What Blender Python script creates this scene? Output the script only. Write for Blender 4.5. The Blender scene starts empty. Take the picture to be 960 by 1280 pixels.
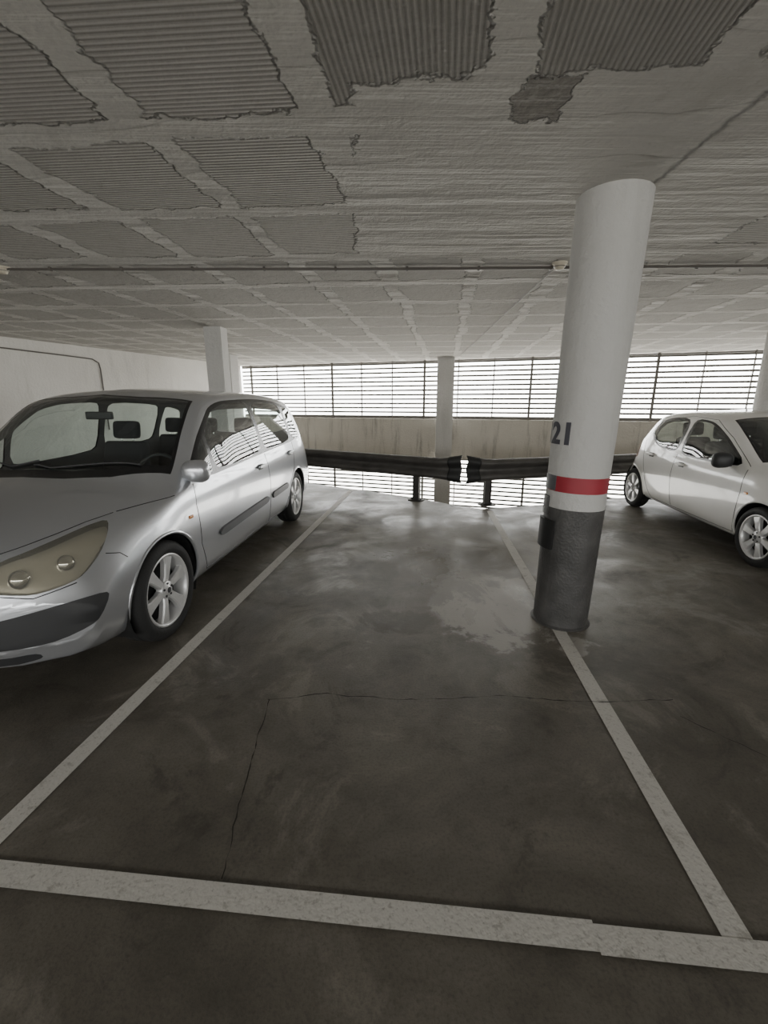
import bpy, bmesh, math, random
import numpy as np
from mathutils import Vector, Matrix
from mathutils.bvhtree import BVHTree
random.seed(4)
D = bpy.data
COL = bpy.context.scene.collection
H_CEIL = 2.64

# ------------------------------------------------------------------ materials
def new_mat(name):
    m = D.materials.new(name); m.use_nodes = True
    nt = m.node_tree
    for n in list(nt.nodes): nt.nodes.remove(n)
    out = nt.nodes.new('ShaderNodeOutputMaterial')
    return m, nt, out
class NB:
    def __init__(s, nt): s.nt = nt
    def n(s, t, **kw):
        nd = s.nt.nodes.new(t)
        for k, v in kw.items(): setattr(nd, k, v)
        return nd
    def put(s, sock, v):
        if isinstance(v, (int, float)): sock.default_value = v
        elif isinstance(v, (tuple, list)): sock.default_value = v
        else: s.nt.links.new(v, sock)
    def math(s, op, a, b=0.0, c=None, clamp=False):
        nd = s.n('ShaderNodeMath', operation=op); nd.use_clamp = clamp
        s.put(nd.inputs[0], a); s.put(nd.inputs[1], b)
        if c is not None: s.put(nd.inputs[2], c)
        return nd.outputs[0]
    def smooth(s, v, lo, hi, a=0.0, b=1.0):
        nd = s.n('ShaderNodeMapRange', interpolation_type='SMOOTHSTEP')
        s.put(nd.inputs[0], v); s.put(nd.inputs[1], lo); s.put(nd.inputs[2], hi)
        s.put(nd.inputs[3], a); s.put(nd.inputs[4], b)
        return nd.outputs[0]
    def noise(s, vec, scale, detail=4, rough=.55, dist=0.0):
        nd = s.n('ShaderNodeTexNoise')
        if vec is not None: s.put(nd.inputs['Vector'], vec)
        nd.inputs['Scale'].default_value = scale; nd.inputs['Detail'].default_value = detail
        nd.inputs['Roughness'].default_value = rough; nd.inputs['Distortion'].default_value = dist
        return nd.outputs['Fac']
    def mix(s, f, a, b):
        nd = s.n('ShaderNodeMix', data_type='RGBA')
        s.put(nd.inputs[0], f)
        s.put(nd.inputs[6], (*a, 1) if isinstance(a, tuple) else a)
        s.put(nd.inputs[7], (*b, 1) if isinstance(b, tuple) else b)
        return nd.outputs[2]
    def pos(s, rot=0, scale=(1, 1, 1)):
        g = s.n('ShaderNodeNewGeometry')
        m = s.n('ShaderNodeMapping')
        s.put(m.inputs[0], g.outputs['Position'])
        m.inputs['Rotation'].default_value = (0, 0, rot)
        m.inputs['Scale'].default_value = scale
        return m.outputs[0]
    def bump(s, h, dist, strength=1.0):
        nd = s.n('ShaderNodeBump'); nd.inputs['Distance'].default_value = dist
        nd.inputs['Strength'].default_value = strength
        s.put(nd.inputs['Height'], h); return nd.outputs[0]
    def bsdf(s, out, color, rough=.6, metal=0.0, normal=None, coat=0.0, spec=.5):
        p = s.n('ShaderNodeBsdfPrincipled')
        s.put(p.inputs['Base Color'], (*color, 1) if isinstance(color, tuple) else color)
        s.put(p.inputs['Roughness'], rough); s.put(p.inputs['Metallic'], metal)
        p.inputs['Coat Weight'].default_value = coat; p.inputs['Coat Roughness'].default_value = .04
        p.inputs['Specular IOR Level'].default_value = spec
        if normal is not None: s.put(p.inputs['Normal'], normal)
        s.nt.links.new(p.outputs[0], out.inputs[0]); return p

def simple(name, color, rough=.5, metal=0.0, coat=0.0, var=.08, vscale=6, bump=0.0, spec=.5):
    m, nt, out = new_mat(name); b = NB(nt)
    v = b.pos()
    nz = b.noise(v, vscale, 2)
    c = b.mix(nz, tuple(max(0, x*(1-var*2)) for x in color), tuple(min(1, x*(1+var*2)) for x in color))
    nrm = b.bump(b.noise(v, 60, 1), bump) if bump else None
    b.bsdf(out, c, rough, metal, nrm, coat, spec); return m

def mat_ceiling():
    m, nt, out = new_mat('ceiling_plaster'); b = NB(nt)
    base = b.pos()
    g = b.pos(rot=math.radians(8)); g2 = b.pos(rot=math.radians(4))
    su = b.n('ShaderNodeSeparateXYZ'); b.put(su.inputs[0], g)
    sv = b.n('ShaderNodeSeparateXYZ'); b.put(sv.inputs[0], g2)
    sb = b.n('ShaderNodeSeparateXYZ'); b.put(sb.inputs[0], base)
    n1 = b.noise(base, 1.3, 6, .72); n2 = b.noise(base, 8.0, 3, .65)
    du = b.math('ADD', b.math('MULTIPLY', b.math('SUBTRACT', n1, .5), .26), b.math('MULTIPLY', b.math('SUBTRACT', n2, .5), .11))
    u = b.math('ADD', su.outputs[0], du); v = b.math('SUBTRACT', sv.outputs[1], du)
    uc = b.math('DIVIDE', b.math('ADD', u, .58), .76)
    vc = b.math('DIVIDE', b.math('SUBTRACT', v, 2.17), .86)
    fu = b.math('FRACT', uc); fv = b.math('FRACT', vc)
    eu = b.math('MINIMUM', fu, b.math('SUBTRACT', 1.0, fu))
    ev = b.math('MINIMUM', fv, b.math('SUBTRACT', 1.0, fv))
    wn = b.n('ShaderNodeTexWhiteNoise', noise_dimensions='2D')
    cb = b.n('ShaderNodeCombineXYZ')
    b.put(cb.inputs[0], b.math('FLOOR', uc)); b.put(cb.inputs[1], b.math('FLOOR', vc))
    b.put(wn.inputs[0], cb.outputs[0])
    thr = b.smooth(wn.outputs['Value'], .0, 1.0, .05, .13)
    e = b.math('MINIMUM', eu, ev)
    mask = b.smooth(b.math('SUBTRACT', e, thr), 0.0, .02)
    # broad smoothed render area (around the pillar head)
    nd = b.math('MULTIPLY', b.math('SUBTRACT', n1, .5), .55)
    ax = b.math('ADD', sb.outputs[0], nd); ay = b.math('ADD', sb.outputs[1], nd)
    inx = b.math('SUBTRACT', b.math('ABSOLUTE', b.math('SUBTRACT', ax, 1.12)), 1.28)
    iny = b.math('SUBTRACT', b.math('ABSOLUTE', b.math('SUBTRACT', ay, 2.95)), 1.05)
    box = b.math('MAXIMUM', inx, iny)
    mask = b.math('MULTIPLY', mask, b.smooth(box, -.01, .015))
    # ribs
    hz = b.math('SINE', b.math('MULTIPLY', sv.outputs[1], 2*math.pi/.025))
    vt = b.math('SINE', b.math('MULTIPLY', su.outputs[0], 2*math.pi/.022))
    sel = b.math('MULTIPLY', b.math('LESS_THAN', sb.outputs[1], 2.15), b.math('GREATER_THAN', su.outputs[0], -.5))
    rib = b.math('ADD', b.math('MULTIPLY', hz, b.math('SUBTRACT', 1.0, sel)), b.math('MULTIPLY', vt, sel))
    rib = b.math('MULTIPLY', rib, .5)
    # trowel streaks / board steps on smooth areas
    st = b.noise(b.pos(rot=math.radians(4), scale=(.22, 3.6, 1)), 1.8, 4, .62)
    fine = b.noise(base, 34, 3, .65)
    stepc = b.math('ADD', b.math('DIVIDE', sv.outputs[1], .36), b.math('MULTIPLY', b.math('SUBTRACT', b.noise(b.pos(scale=(.5, 1.2, 1)), 1.6, 3, .6), .5), 1.0))
    saw = b.math('FRACT', stepc)
    seam = b.smooth(saw, .0, .05)
    inv = b.math('SUBTRACT', 1.0, mask)
    h_s = b.math('ADD', b.math('MULTIPLY', st, 1.6), b.math('MULTIPLY', b.math('MULTIPLY', saw, saw), 1.2))
    h = b.math('ADD', b.math('MULTIPLY', b.math('ADD', h_s, -.2), inv), b.math('MULTIPLY', b.math('SUBTRACT', b.math('MULTIPLY', rib, -.20), .15), mask))
    h = b.math('ADD', h, b.math('MULTIPLY', fine, .11))
    h = b.math('ADD', h, b.math('MULTIPLY', n1, 1.3))
    h = b.math('ADD', h, b.math('MULTIPLY', n2, .35))
    # raised plaster edge running away from the pillar head
    xe_ = b.math('ADD', sb.outputs[0], b.math('MULTIPLY', b.math('SUBTRACT', n2, .5), .07))
    inY = b.math('LESS_THAN', sb.outputs[1], 2.75)
    edge = b.math('MULTIPLY', b.smooth(xe_, 1.43, 1.455), inY)
    h = b.math('SUBTRACT', h, b.math('MULTIPLY', edge, .7))
    el = b.math('MULTIPLY', b.math('MULTIPLY', b.smooth(xe_, 1.42, 1.445), b.smooth(xe_, 1.445, 1.475, 1, 0)), inY)
    # broken patch
    px = b.math('SUBTRACT', sb.outputs[0], .61); py = b.math('SUBTRACT', sb.outputs[1], 2.04)
    rr = b.math('MAXIMUM', b.math('ABSOLUTE', px), b.math('MULTIPLY', b.math('ABSOLUTE', py), .8))
    rr = b.math('ADD', rr, b.math('MULTIPLY', b.math('SUBTRACT', n2, .5), .12))
    rr = b.math('ADD', rr, b.math('MULTIPLY', b.math('SUBTRACT', fine, .5), .05))
    hole = b.smooth(rr, .095, .108, 1.0, 0.0)
    h = b.math('SUBTRACT', h, b.math('MULTIPLY', hole, b.math('ADD', .4, b.math('MULTIPLY', n2, .9))))
    big = b.noise(base, .8, 3)
    cs = b.mix(big, (.565, .548, .510), (.74, .725, .685))
    cs = b.mix(b.math('MULTIPLY', b.math('SUBTRACT', 1.0, seam), .50), cs, (.26, .245, .22))  # relief shade on step seams and streaks painted into the plaster colour
    cs = b.mix(b.smooth(st, .55, .70, 0, .32), cs, (.41, .392, .357))
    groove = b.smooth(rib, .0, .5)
    cr = b.mix(groove, (.50, .483, .45), (.325, .312, .285))  # groove shade painted into the rib colour to back up the bump
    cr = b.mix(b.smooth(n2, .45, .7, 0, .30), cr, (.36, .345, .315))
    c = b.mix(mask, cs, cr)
    c = b.mix(b.smooth(n1, .54, .70, 0, .25), c, (.38, .362, .325))
    c = b.mix(b.math('MULTIPLY', el, .7), c, (.22, .21, .19))
    c = b.mix(hole, c, b.mix(fine, (.18, .17, .155), (.48, .46, .425)))
    b.bsdf(out, c, .88, 0, b.bump(h, .040, 1.0), spec=.2)
    return m

def mat_floor():
    m, nt, out = new_mat('floor_concrete'); b = NB(nt)
    p = b.pos()
    a = b.noise(p, .75, 6, .66, .6); c2 = b.noise(p, 3.4, 6, .7, .3); f = b.noise(p, 90, 2, .7)
    n3 = b.noise(p, 1.5, 8, .70, .9)
    c = b.mix(b.smooth(a, .3, .72), (.108, .097, .079), (.242, .220, .183))
    c = b.mix(b.smooth(c2, .45, .72, 0, .60), c, (.073, .065, .052))
    c = b.mix(b.smooth(n3, .53, .64, 0, .45), c, (.33, .305, .265))
    c = b.mix(b.smooth(n3, .36, .44, .50, 0), c, (.056, .049, .040))
    c = b.mix(b.smooth(f, .4, .8, 0, .40), c, (.043, .039, .034))
    sb = b.n('ShaderNodeSeparateXYZ'); b.put(sb.inputs[0], p)
    def blob(x, y, ky, r0, r1, amp):
        px = b.math('SUBTRACT', sb.outputs[0], x); py = b.math('MULTIPLY', b.math('SUBTRACT', sb.outputs[1], y), ky)
        rr = b.math('SQRT', b.math('ADD', b.math('POWER', px, 2.0), b.math('POWER', py, 2.0)))
        rr = b.math('ADD', rr, b.math('MULTIPLY', b.math('SUBTRACT', n3, .5), amp))
        rr = b.math('ADD', rr, b.math('MULTIPLY', b.math('SUBTRACT', c2, .5), amp*.5))
        return b.smooth(rr, r0, r1, 1.0, 0.0)
    worn = blob(.9, 4.4, .50, .4, 1.3, 2.4)
    c = b.mix(b.math('MULTIPLY', worn, .50), c, (.35, .325, .285))
    wet = blob(.85, 3.15, .75, .40, .50, 1.2)
    c = b.mix(b.math('MULTIPLY', wet, .62), c, (.50, .475, .435))  # sheen of the wet patch painted as a lighter floor tone
    wetd = blob(.35, 3.9, .9, .55, .66, 2.2)
    c = b.mix(b.math('MULTIPLY', wetd, .40), c, (.062, .054, .045))
    dark = blob(.10, 2.85, 1.6, .22, .30, .9)
    c = b.mix(b.math('MULTIPLY', dark, .55), c, (.068, .053, .039))
    r = b.smooth(n3, .35, .65, .52, .26)
    r = b.math('SUBTRACT', r, b.math('MULTIPLY', b.math('MAXIMUM', wet, wetd), .12))
    r = b.math('ADD', r, b.math('MULTIPLY', f, .10))
    h = b.math('ADD', b.math('MULTIPLY', f, .35), b.math('MULTIPLY', c2, .6))
    b.bsdf(out, c, r, 0, b.bump(h, .004, .8), spec=.5)
    return m

def mat_line():
    m, nt, out = new_mat('worn_line_paint'); b = NB(nt)
    p = b.pos()
    w = b.smooth(b.noise(p, 11, 6, .80), .54, .64)
    w2 = b.smooth(b.noise(p, 75, 2, .7), .54, .76, 0, .5)
    k = b.math('MAXIMUM', b.math('MULTIPLY', w, .45), w2)
    c = b.mix(k, (.67, .65, .605), (.25, .23, .20))
    b.bsdf(out, c, .6, 0, b.bump(b.noise(p, 80, 1), .002)); return m

def mat_wall(name, c1, c2, streak=.5):
    m, nt, out = new_mat(name); b = NB(nt)
    p = b.pos(); s = b.pos(scale=(3.0, 3.0, .35))
    a = b.noise(p, 1.1, 5, .6)
    c = b.mix(a, c1, c2)
    c = b.mix(b.smooth(b.noise(s, 1.6, 5, .7), .5, .78, 0, streak), c, tuple(x*.45 for x in c1))
    b.bsdf(out, c, .85, 0, b.bump(b.noise(p, 22, 4, .65), .012), spec=.2); return m

def mat_glass(name, tint):
    m, nt, out = new_mat(name); b = NB(nt)
    tr = b.n('ShaderNodeBsdfTransparent'); tr.inputs[0].default_value = (*tint, 1)
    gl = b.n('ShaderNodeBsdfGlossy'); gl.inputs['Roughness'].default_value = .015
    gl.inputs['Color'].default_value = (1, 1, 1, 1)
    g = b.n('ShaderNodeNewGeometry'); dp = b.n('ShaderNodeVectorMath', operation='DOT_PRODUCT')
    b.put(dp.inputs[0], g.outputs['Normal']); b.put(dp.inputs[1], g.outputs['Incoming'])
    c = b.math('ABSOLUTE', dp.outputs['Value'])
    fr = b.math('ADD', .06, b.math('MULTIPLY', b.math('POWER', b.math('SUBTRACT', 1.0, c), 4.0), .94), clamp=True)
    mx = b.n('ShaderNodeMixShader')
    b.put(mx.inputs[0], fr); b.put(mx.inputs[1], tr.outputs[0]); b.put(mx.inputs[2], gl.outputs[0])
    nt.links.new(mx.outputs[0], out.inputs[0]); return m
def mat_lamp():
    m, nt, out = new_mat('aged_headlamp_lens'); b = NB(nt)
    tr = b.n('ShaderNodeBsdfTransparent'); tr.inputs[0].default_value = (.92, .90, .82, 1)
    pr = b.n('ShaderNodeBsdfPrincipled'); pr.inputs['Roughness'].default_value = .12
    pr.inputs['Base Color'].default_value = (.46, .445, .38, 1)
    pr.inputs['Coat Weight'].default_value = 1; pr.inputs['Coat Roughness'].default_value = .03
    mx = b.n('ShaderNodeMixShader'); mx.inputs[0].default_value = .28
    b.put(mx.inputs[1], tr.outputs[0]); b.put(mx.inputs[2], pr.outputs[0])
    nt.links.new(mx.outputs[0], out.inputs[0]); return m

M = {}
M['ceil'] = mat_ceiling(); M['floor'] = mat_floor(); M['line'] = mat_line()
M['wall'] = mat_wall('wall_plaster', (.53, .515, .48), (.69, .675, .64), .3)
M['band'] = mat_wall('parapet_concrete', (.46, .43, .38), (.62, .595, .54), .8)
M['colw'] = mat_wall('column_white_paint', (.49, .483, .465), (.61, .603, .585), .2)
M['colgrey'] = simple('column_grey_paint', (.068, .066, .064), .5, var=.35, vscale=7, bump=.004)
M['red'] = simple('red_band_paint', (.34, .025, .04), .5, var=.1)
M['black'] = simple('black_rubber', (.014, .014, .014), .6)
M['digits'] = simple('stencil_digits', (.07, .07, .085), .7)
M['slat'] = simple('louvre_slat_metal', (.13, .12, .105), .55)
M['rail'] = simple('guardrail_steel', (.085, .08, .075), .5, .3, var=.3, vscale=5, bump=.002)
M['railpost'] = simple('guardrail_post_steel', (.07, .066, .062), .55, .3, var=.2)
M['conduit'] = simple('conduit_grey', (.09, .08, .07), .5)
M['cream'] = simple('detector_plastic', (.62, .57, .46), .45)
M['crack'] = simple('crack_dark', (.045, .040, .034), .95)
M['silver'] = simple('silver_paint', (.56, .575, .605), .28, .7, 1.0, var=.01)
M['white'] = simple('white_paint', (.84, .83, .80), .30, 0, 1.0, var=.02)
M['plastic'] = simple('dark_plastic', (.034, .035, .037), .5, var=.1)
M['trim'] = simple('gloss_black_trim', (.012, .012, .013), .22)
M['mould'] = simple('side_moulding_grey', (.09, .092, .098), .5)
M['interior'] = simple('cabin_lining', (.09, .09, .092), .8)
M['seat'] = simple('seat_fabric', (.030, .031, .035), .9)
M['tyre'] = simple('tyre_rubber', (.020, .020, .020), .75, bump=.002)
M['alloy'] = simple('alloy_wheel', (.70, .70, .70), .32, .4)
M['well'] = simple('wheel_well', (.01, .01, .01), .9)
M['lampred'] = simple('tail_lamp', (.30, .015, .015), .15, coat=1)
M['reflector'] = simple('headlamp_bowl', (.62, .60, .55), .22, .6, var=.08, vscale=5)
M['chrome'] = simple('chrome', (.75, .75, .75), .12, 1.0)
M['orange'] = simple('orange_lens', (.7, .25, .05), .2, coat=1)
M['plate'] = simple('plate_white', (.7, .7, .68), .4)
M['glass'] = mat_glass('car_glass', (.82, .88, .86))
M['lampglass'] = mat_lamp()

# ------------------------------------------------------------------ helpers
def empty(name, loc=(0, 0, 0), rotz=0):
    o = D.objects.new(name, None); o.location = loc; o.rotation_euler = (0, 0, rotz); COL.objects.link(o)
    o.empty_display_size = .1
    return o
def mesh_obj(name, verts, faces, mats, parent=None, smooth=False, midx=None):
    me = D.meshes.new(name); me.from_pydata([tuple(v) for v in verts], [], [tuple(f) for f in faces])
    if not isinstance(mats, (list, tuple)): mats = [mats]
    for mm in mats: me.materials.append(mm)
    if midx: 
        for p, i in zip(me.polygons, midx): p.material_index = i
    if smooth:
        for p in me.polygons: p.use_smooth = True
    me.update()
    o = D.objects.new(name, me); COL.objects.link(o)
    if parent: o.parent = parent
    return o
def bm_obj(name, bm, mats, parent=None, smooth=False):
    me = D.meshes.new(name); bm.to_mesh(me); bm.free()
    if not isinstance(mats, (list, tuple)): mats = [mats]
    for mm in mats: me.materials.append(mm)
    if smooth:
        for p in me.polygons: p.use_smooth = True
    o = D.objects.new(name, me); COL.objects.link(o)
    if parent: o.parent = parent
    return o
def rbox(name, c, s, mat, parent=None, bev=.01, rot=(0, 0, 0), seg=3, taper=None):
    bm = bmesh.new(); bmesh.ops.create_cube(bm, size=1)
    for v in bm.verts:
        v.co = Vector((v.co.x*s[0], v.co.y*s[1], v.co.z*s[2]))
        if taper and v.co.z > 0: v.co.x *= taper[0]; v.co.y *= taper[1]
    if bev > 0: bmesh.ops.bevel(bm, geom=list(bm.edges), offset=bev, segments=seg, affect='EDGES', profile=.6)
    Rm = Matrix.Translation(Vector(c)) @ (Matrix.Rotation(rot[2], 4, 'Z') @ Matrix.Rotation(rot[1], 4, 'Y') @ Matrix.Rotation(rot[0], 4, 'X'))
    bm.transform(Rm)
    return bm_obj(name, bm, mat, parent, bev > 0)
def prism(name, poly, z0, z1, mat, parent=None):
    n = len(poly)
    v = [(x, y, z0) for x, y in poly]+[(x, y, z1) for x, y in poly]
    f = [tuple(range(n-1, -1, -1)), tuple(range(n, 2*n))]+[(i, (i+1) % n, n+(i+1) % n, n+i) for i in range(n)]
    o = mesh_obj(name, v, f, mat, parent)
    bm = bmesh.new(); bm.from_mesh(o.data); bmesh.ops.recalc_face_normals(bm, faces=bm.faces); bm.to_mesh(o.data); bm.free()
    return o
def lathe(name, prof, axis, c, mat, parent=None, n=40, smooth=True, closed=False, midx=None):
    """prof: (t along axis, r)."""
    verts = []; faces = []; mi = []
    m = len(prof)
    for i in range(n):
        a = 2*math.pi*i/n; ca, sa = math.cos(a), math.sin(a)
        for t, r in prof:
            if axis == 'X': p = (c[0]+t, c[1]+r*ca, c[2]+r*sa)
            elif axis == 'Y': p = (c[0]+r*ca, c[1]+t, c[2]+r*sa)
            else: p = (c[0]+r*ca, c[1]+r*sa, c[2]+t)
            verts.append(p)
    for i in range(n):
        j = (i+1) % n
        for k in range(m-1 if not closed else m):
            k2 = (k+1) % m
            faces.append((i*m+k, j*m+k, j*m+k2, i*m+k2)); mi.append(midx[k] if midx else 0)
    return mesh_obj(name, verts, faces, mat, parent, smooth, mi)
def tube(name, pts, r, mat, parent=None, res=3, cyclic=False):
    cu = D.curves.new(name, 'CURVE'); cu.dimensions = '3D'; cu.bevel_depth = r; cu.bevel_resolution = res
    sp = cu.splines.new('POLY'); sp.points.add(len(pts)-1); sp.use_cyclic_u = cyclic
    for q, p in zip(sp.points, pts): q.co = (*p, 1)
    cu.use_fill_caps = True
    cu.materials.append(mat)
    tmp = D.objects.new(name+'_tmp', cu); COL.objects.link(tmp)
    dg = bpy.context.evaluated_depsgraph_get()
    me = D.meshes.new_from_object(tmp.evaluated_get(dg))
    D.objects.remove(tmp); me.name = name
    if not me.materials: me.materials.append(mat)
    for p in me.polygons: p.use_smooth = True
    o = D.objects.new(name, me); COL.objects.link(o)
    if parent: o.parent = parent
    return o
def boxes(name, L, mat, parent=None):
    v = []; f = []
    for c, e, ln, th, hh, *tilt in L:
        tl = tilt[0] if tilt else 0
        e = Vector((e[0], e[1], 0)).normalized(); n = Vector((-e.y, e.x, 0)); b0 = len(v)
        up = Vector((0, 0, 1))
        if tl:
            n2 = n*math.cos(tl)+up*math.sin(tl); up = up*math.cos(tl)-n*math.sin(tl); n = n2
        for sx in (-.5, .5):
            for sy in (-.5, .5):
                for sz in (-.5, .5):
                    v.append(Vector(c)+e*sx*ln+n*sy*th+up*sz*hh)
        for q in ((0, 1, 3, 2), (4, 6, 7, 5), (0, 4, 5, 1), (2, 3, 7, 6), (0, 2, 6, 4), (1, 5, 7, 3)):
            f.append(tuple(b0+i for i in q))
    return mesh_obj(name, v, f, mat, parent)
def ribbon(name, pts, w, z, mat, jit=0, th=.0015):
    v = []; f = []
    P = []
    for i in range(len(pts)-1):
        a = Vector(pts[i]); b = Vector(pts[i+1]); n = max(1, int((b-a).length/.03)) if jit else 1
        for k in range(n): P.append(a.lerp(b, k/n))
    P.append(Vector(pts[-1]))
    if jit:
        off = 0
        for p in P: 
            off = off*.85+random.uniform(-jit, jit); p.x += off*.9; p.y += off
    for i, p in enumerate(P):
        d = (P[min(i+1, len(P)-1)]-P[max(i-1, 0)]).normalized(); n = Vector((-d.y, d.x))
        ww = w*(random.uniform(.15, 1.3) if jit else 1)
        v.append((p.x+n.x*ww/2, p.y+n.y*ww/2, z)); v.append((p.x-n.x*ww/2, p.y-n.y*ww/2, z))
    for i in range(len(P)-1): f.append((2*i, 2*i+1, 2*i+3, 2*i+2))
    return mesh_obj(name, v, f, mat)

# ------------------------------------------------------------------ room
F0 = Vector((-4.6, 14.8)); E = Vector((.945, -.327)).normalized(); N = Vector((E.y, -E.x))  # N into the room
if N.y > 0: N = -N
FL = 23.0
F1 = F0+E*FL
LW = Vector((-.3256, -.9455)); L1 = F0+LW*24.5
R1 = Vector((15.0, L1.y))
floor_poly = [(-6.30, 9.9), (-5.2, 10.85), (-1.54, 8.38), (.5, 6.98), (1.0, 6.5), (1.42, 6.20), (2.4, 6.47), (3.65, 6.90), (8, 8.3), (15.9, 10.0), (15.0, R1.y), (L1.x, L1.y)]
def on_wall(y): 
    t = (y-F0.y)/LW.y; return (F0.x+LW.x*t, y)
floor_poly[0] = on_wall(11.5); floor_poly[1] = (-5.0, 10.72)
floor_poly[9] = (F1.x-.3, 9.0); 
prism('floor', floor_poly, -.30, 0, M['floor'])
foot = [tuple(F0), tuple(F1), tuple(R1), tuple(L1)]
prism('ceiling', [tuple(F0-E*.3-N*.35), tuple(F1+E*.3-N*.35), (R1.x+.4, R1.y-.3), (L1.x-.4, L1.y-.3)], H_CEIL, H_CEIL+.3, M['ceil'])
prism('floor_lower_level', foot, -3.3, -3.0, M['floor'])
def wall_seg(name, a, b, z0, z1, th, mat):
    a = Vector(a); b = Vector(b); e = (b-a).normalized(); n = Vector((-e.y, e.x))*th
    return prism(name, [tuple(a), tuple(b), tuple(b+n), tuple(a+n)], z0, z1, mat)
wall_seg('wall_left', L1, F0, -3.0, H_CEIL, .2, M['wall'])
wall_seg('wall_right', F1, R1, -3.0, H_CEIL, .2, M['wall'])
wb = empty('wall_back')
for i, (z0, z1) in enumerate([(-3.0, 1.45), (2.45, H_CEIL)]):  # unseen gap between the bands, added and sized for foreground light
    o = wall_seg('back_band_%d' % i, R1, L1, z0, z1, .2, M['wall']); o.parent = wb
wf = empty('wall_front')
def fbox(name, s0, s1, off0, off1, z0, z1, mat, parent=None):
    q = [F0+E*s0+N*off0, F0+E*s1+N*off0, F0+E*s1+N*off1, F0+E*s0+N*off1]
    return prism(name, [tuple(p) for p in q], z0, z1, mat, parent)
fbox('parapet', 0, FL, -.16, .04, -.06, 1.04, M['band'], wf)
fbox('lower_parapet', 0, FL, -.16, .04, -3.0, -2.1, M['band'], wf)
ex = (E.x, E.y)
def louvre(name, z0, z1, pitch):
    L = []
    z = z0+pitch*.5
    mid = F0+E*(FL/2)-N*.08
    while z < z1:
        L.append(((mid.x, mid.y, z), ex, FL, .010, .050, 0)); z += pitch
    s = .35
    while s < FL:
        p = F0+E*s-N*.06; wide = .058 if int(s/.95) % 3 == 0 else .024
        L.append(((p.x, p.y, (z0+z1)/2), ex, wide, .04, z1-z0)); s += .95
    for zz in (z0+.02, z1-.03):
        L.append(((mid.x, mid.y, zz), ex, FL, .05, .035))
    return boxes(name, L, M['slat'])
louvre('window_1', 1.04, H_CEIL, .122)
louvre('window_2', -2.1, -.06, .122)

# columns
def sqcol(name, x, y, w, z0, ang=0, d=None):
    bm = bmesh.new(); bmesh.ops.create_cube(bm, size=1)
    for v in bm.verts: v.co = Vector((v.co.x*w, v.co.y*(d or w), (v.co.z+.5)*(H_CEIL-z0)+z0))
    bmesh.ops.bevel(bm, geom=[e for e in bm.edges if abs(e.verts[0].co.z-e.verts[1].co.z) > .5], offset=.012, segments=2, affect='EDGES')
    o = bm_obj(name, bm, M['colw']); o.location = (x, y, 0); o.rotation_euler = (0, 0, ang); return o
sqcol('concrete_column', 1.64, 12.25, .44, -3, math.radians(-6))
sqcol('concrete_column', -2.66, 7.42, .27, 0, math.radians(-4))
sqcol('concrete_column', -3.90, 11.6, .34, -3, math.radians(-18))
lathe('round_column', [(0, .0), (0, .21), (H_CEIL, .21), (H_CEIL, 0)], 'Z', (6.42, 7.55, 0), M['colw'], n=48)
# main pillar
PC = (1.255, 2.87)
def PRz(z): return .180+.010*min(1, z/1.1)+.012*max(0, (z-1.1)/1.54)
PR = .188
pil = empty('numbered_pillar', (PC[0], PC[1], 0)); pil.rotation_euler = (0, math.radians(1.3), 0)
zs = [(0, .83, 1), (.83, .94, 0), (.94, 1.04, 2), (1.04, H_CEIL, 0)]
prof = []; mi = []
for z0, z1, mm in zs:
    k = 6
    for i in range(k): z = z0+(z1-z0)*i/k; prof.append((z, PRz(z))); mi.append(mm)
prof.append((H_CEIL+.005, PRz(H_CEIL)))
lathe('shaft', prof, 'Z', (0, 0, 0), [M['colw'], M['colgrey'], M['red']], pil, n=72, midx=mi)
lathe('base_grout', [(0.004, PR+.010), (.010, PR+.003), (.016, PR-.009)], 'Z', (0, 0, 0), M['colgrey'], pil, n=48)
def wrap_patch(name, a0, a1, z0, z1, off, th, mat):
    v = []; f = []; n = 10
    for i in range(n+1):
        a = math.radians(a0+(a1-a0)*i/n)
        for r in (PR+off, PR+off+th):
            for z in (z0, z1): v.append((r*math.cos(a), r*math.sin(a), z))
    for i in range(n):
        b0 = i*4; c0 = b0+4
        f += [(b0+2, b0+3, c0+3, c0+2), (b0, c0, c0+1, b0+1), (b0+1, c0+1, c0+3, b0+3), (b0, b0+2, c0+2, c0)]
    f += [(0, 1, 3, 2), (n*4, n*4+2, n*4+3, n*4+1)]
    return mesh_obj(name, v, f, mat, pil, False)
wrap_patch('bumper_pad', 160, 214, .55, .745, .0, .018, M['black'])
wrap_patch('bumper_pad_upper', 165, 192, .775, .90, .0, .008, M['colgrey'])
wrap_patch('bumper_tape', 165, 205, .945, 1.04, .0, .006, M['mould'])
tc = D.curves.new('num', 'FONT'); tc.body = '121'; tc.size = .185; tc.align_x = 'CENTER'; tc.extrude = .001; tc.offset = .006
to = D.objects.new('num', tc); COL.objects.link(to)
dg = bpy.context.evaluated_depsgraph_get(); tm = D.meshes.new_from_object(to.evaluated_get(dg)); D.objects.remove(to)
bm = bmesh.new(); bm.from_mesh(tm); bmesh.ops.triangulate(bm, faces=bm.faces)
for it in range(3): bmesh.ops.subdivide_edges(bm, edges=[e for e in bm.edges if e.calc_length() > .025], cuts=1)
for v in bm.verts:
    a = math.radians(-170)+v.co.x*1.0/PR
    r = PRz(1.3)+.0035+v.co.z
    v.co = Vector((r*math.cos(a), r*math.sin(a), 1.245+v.co.y))
o = bm_obj('stencil_number', bm, M['digits'], pil)

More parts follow.
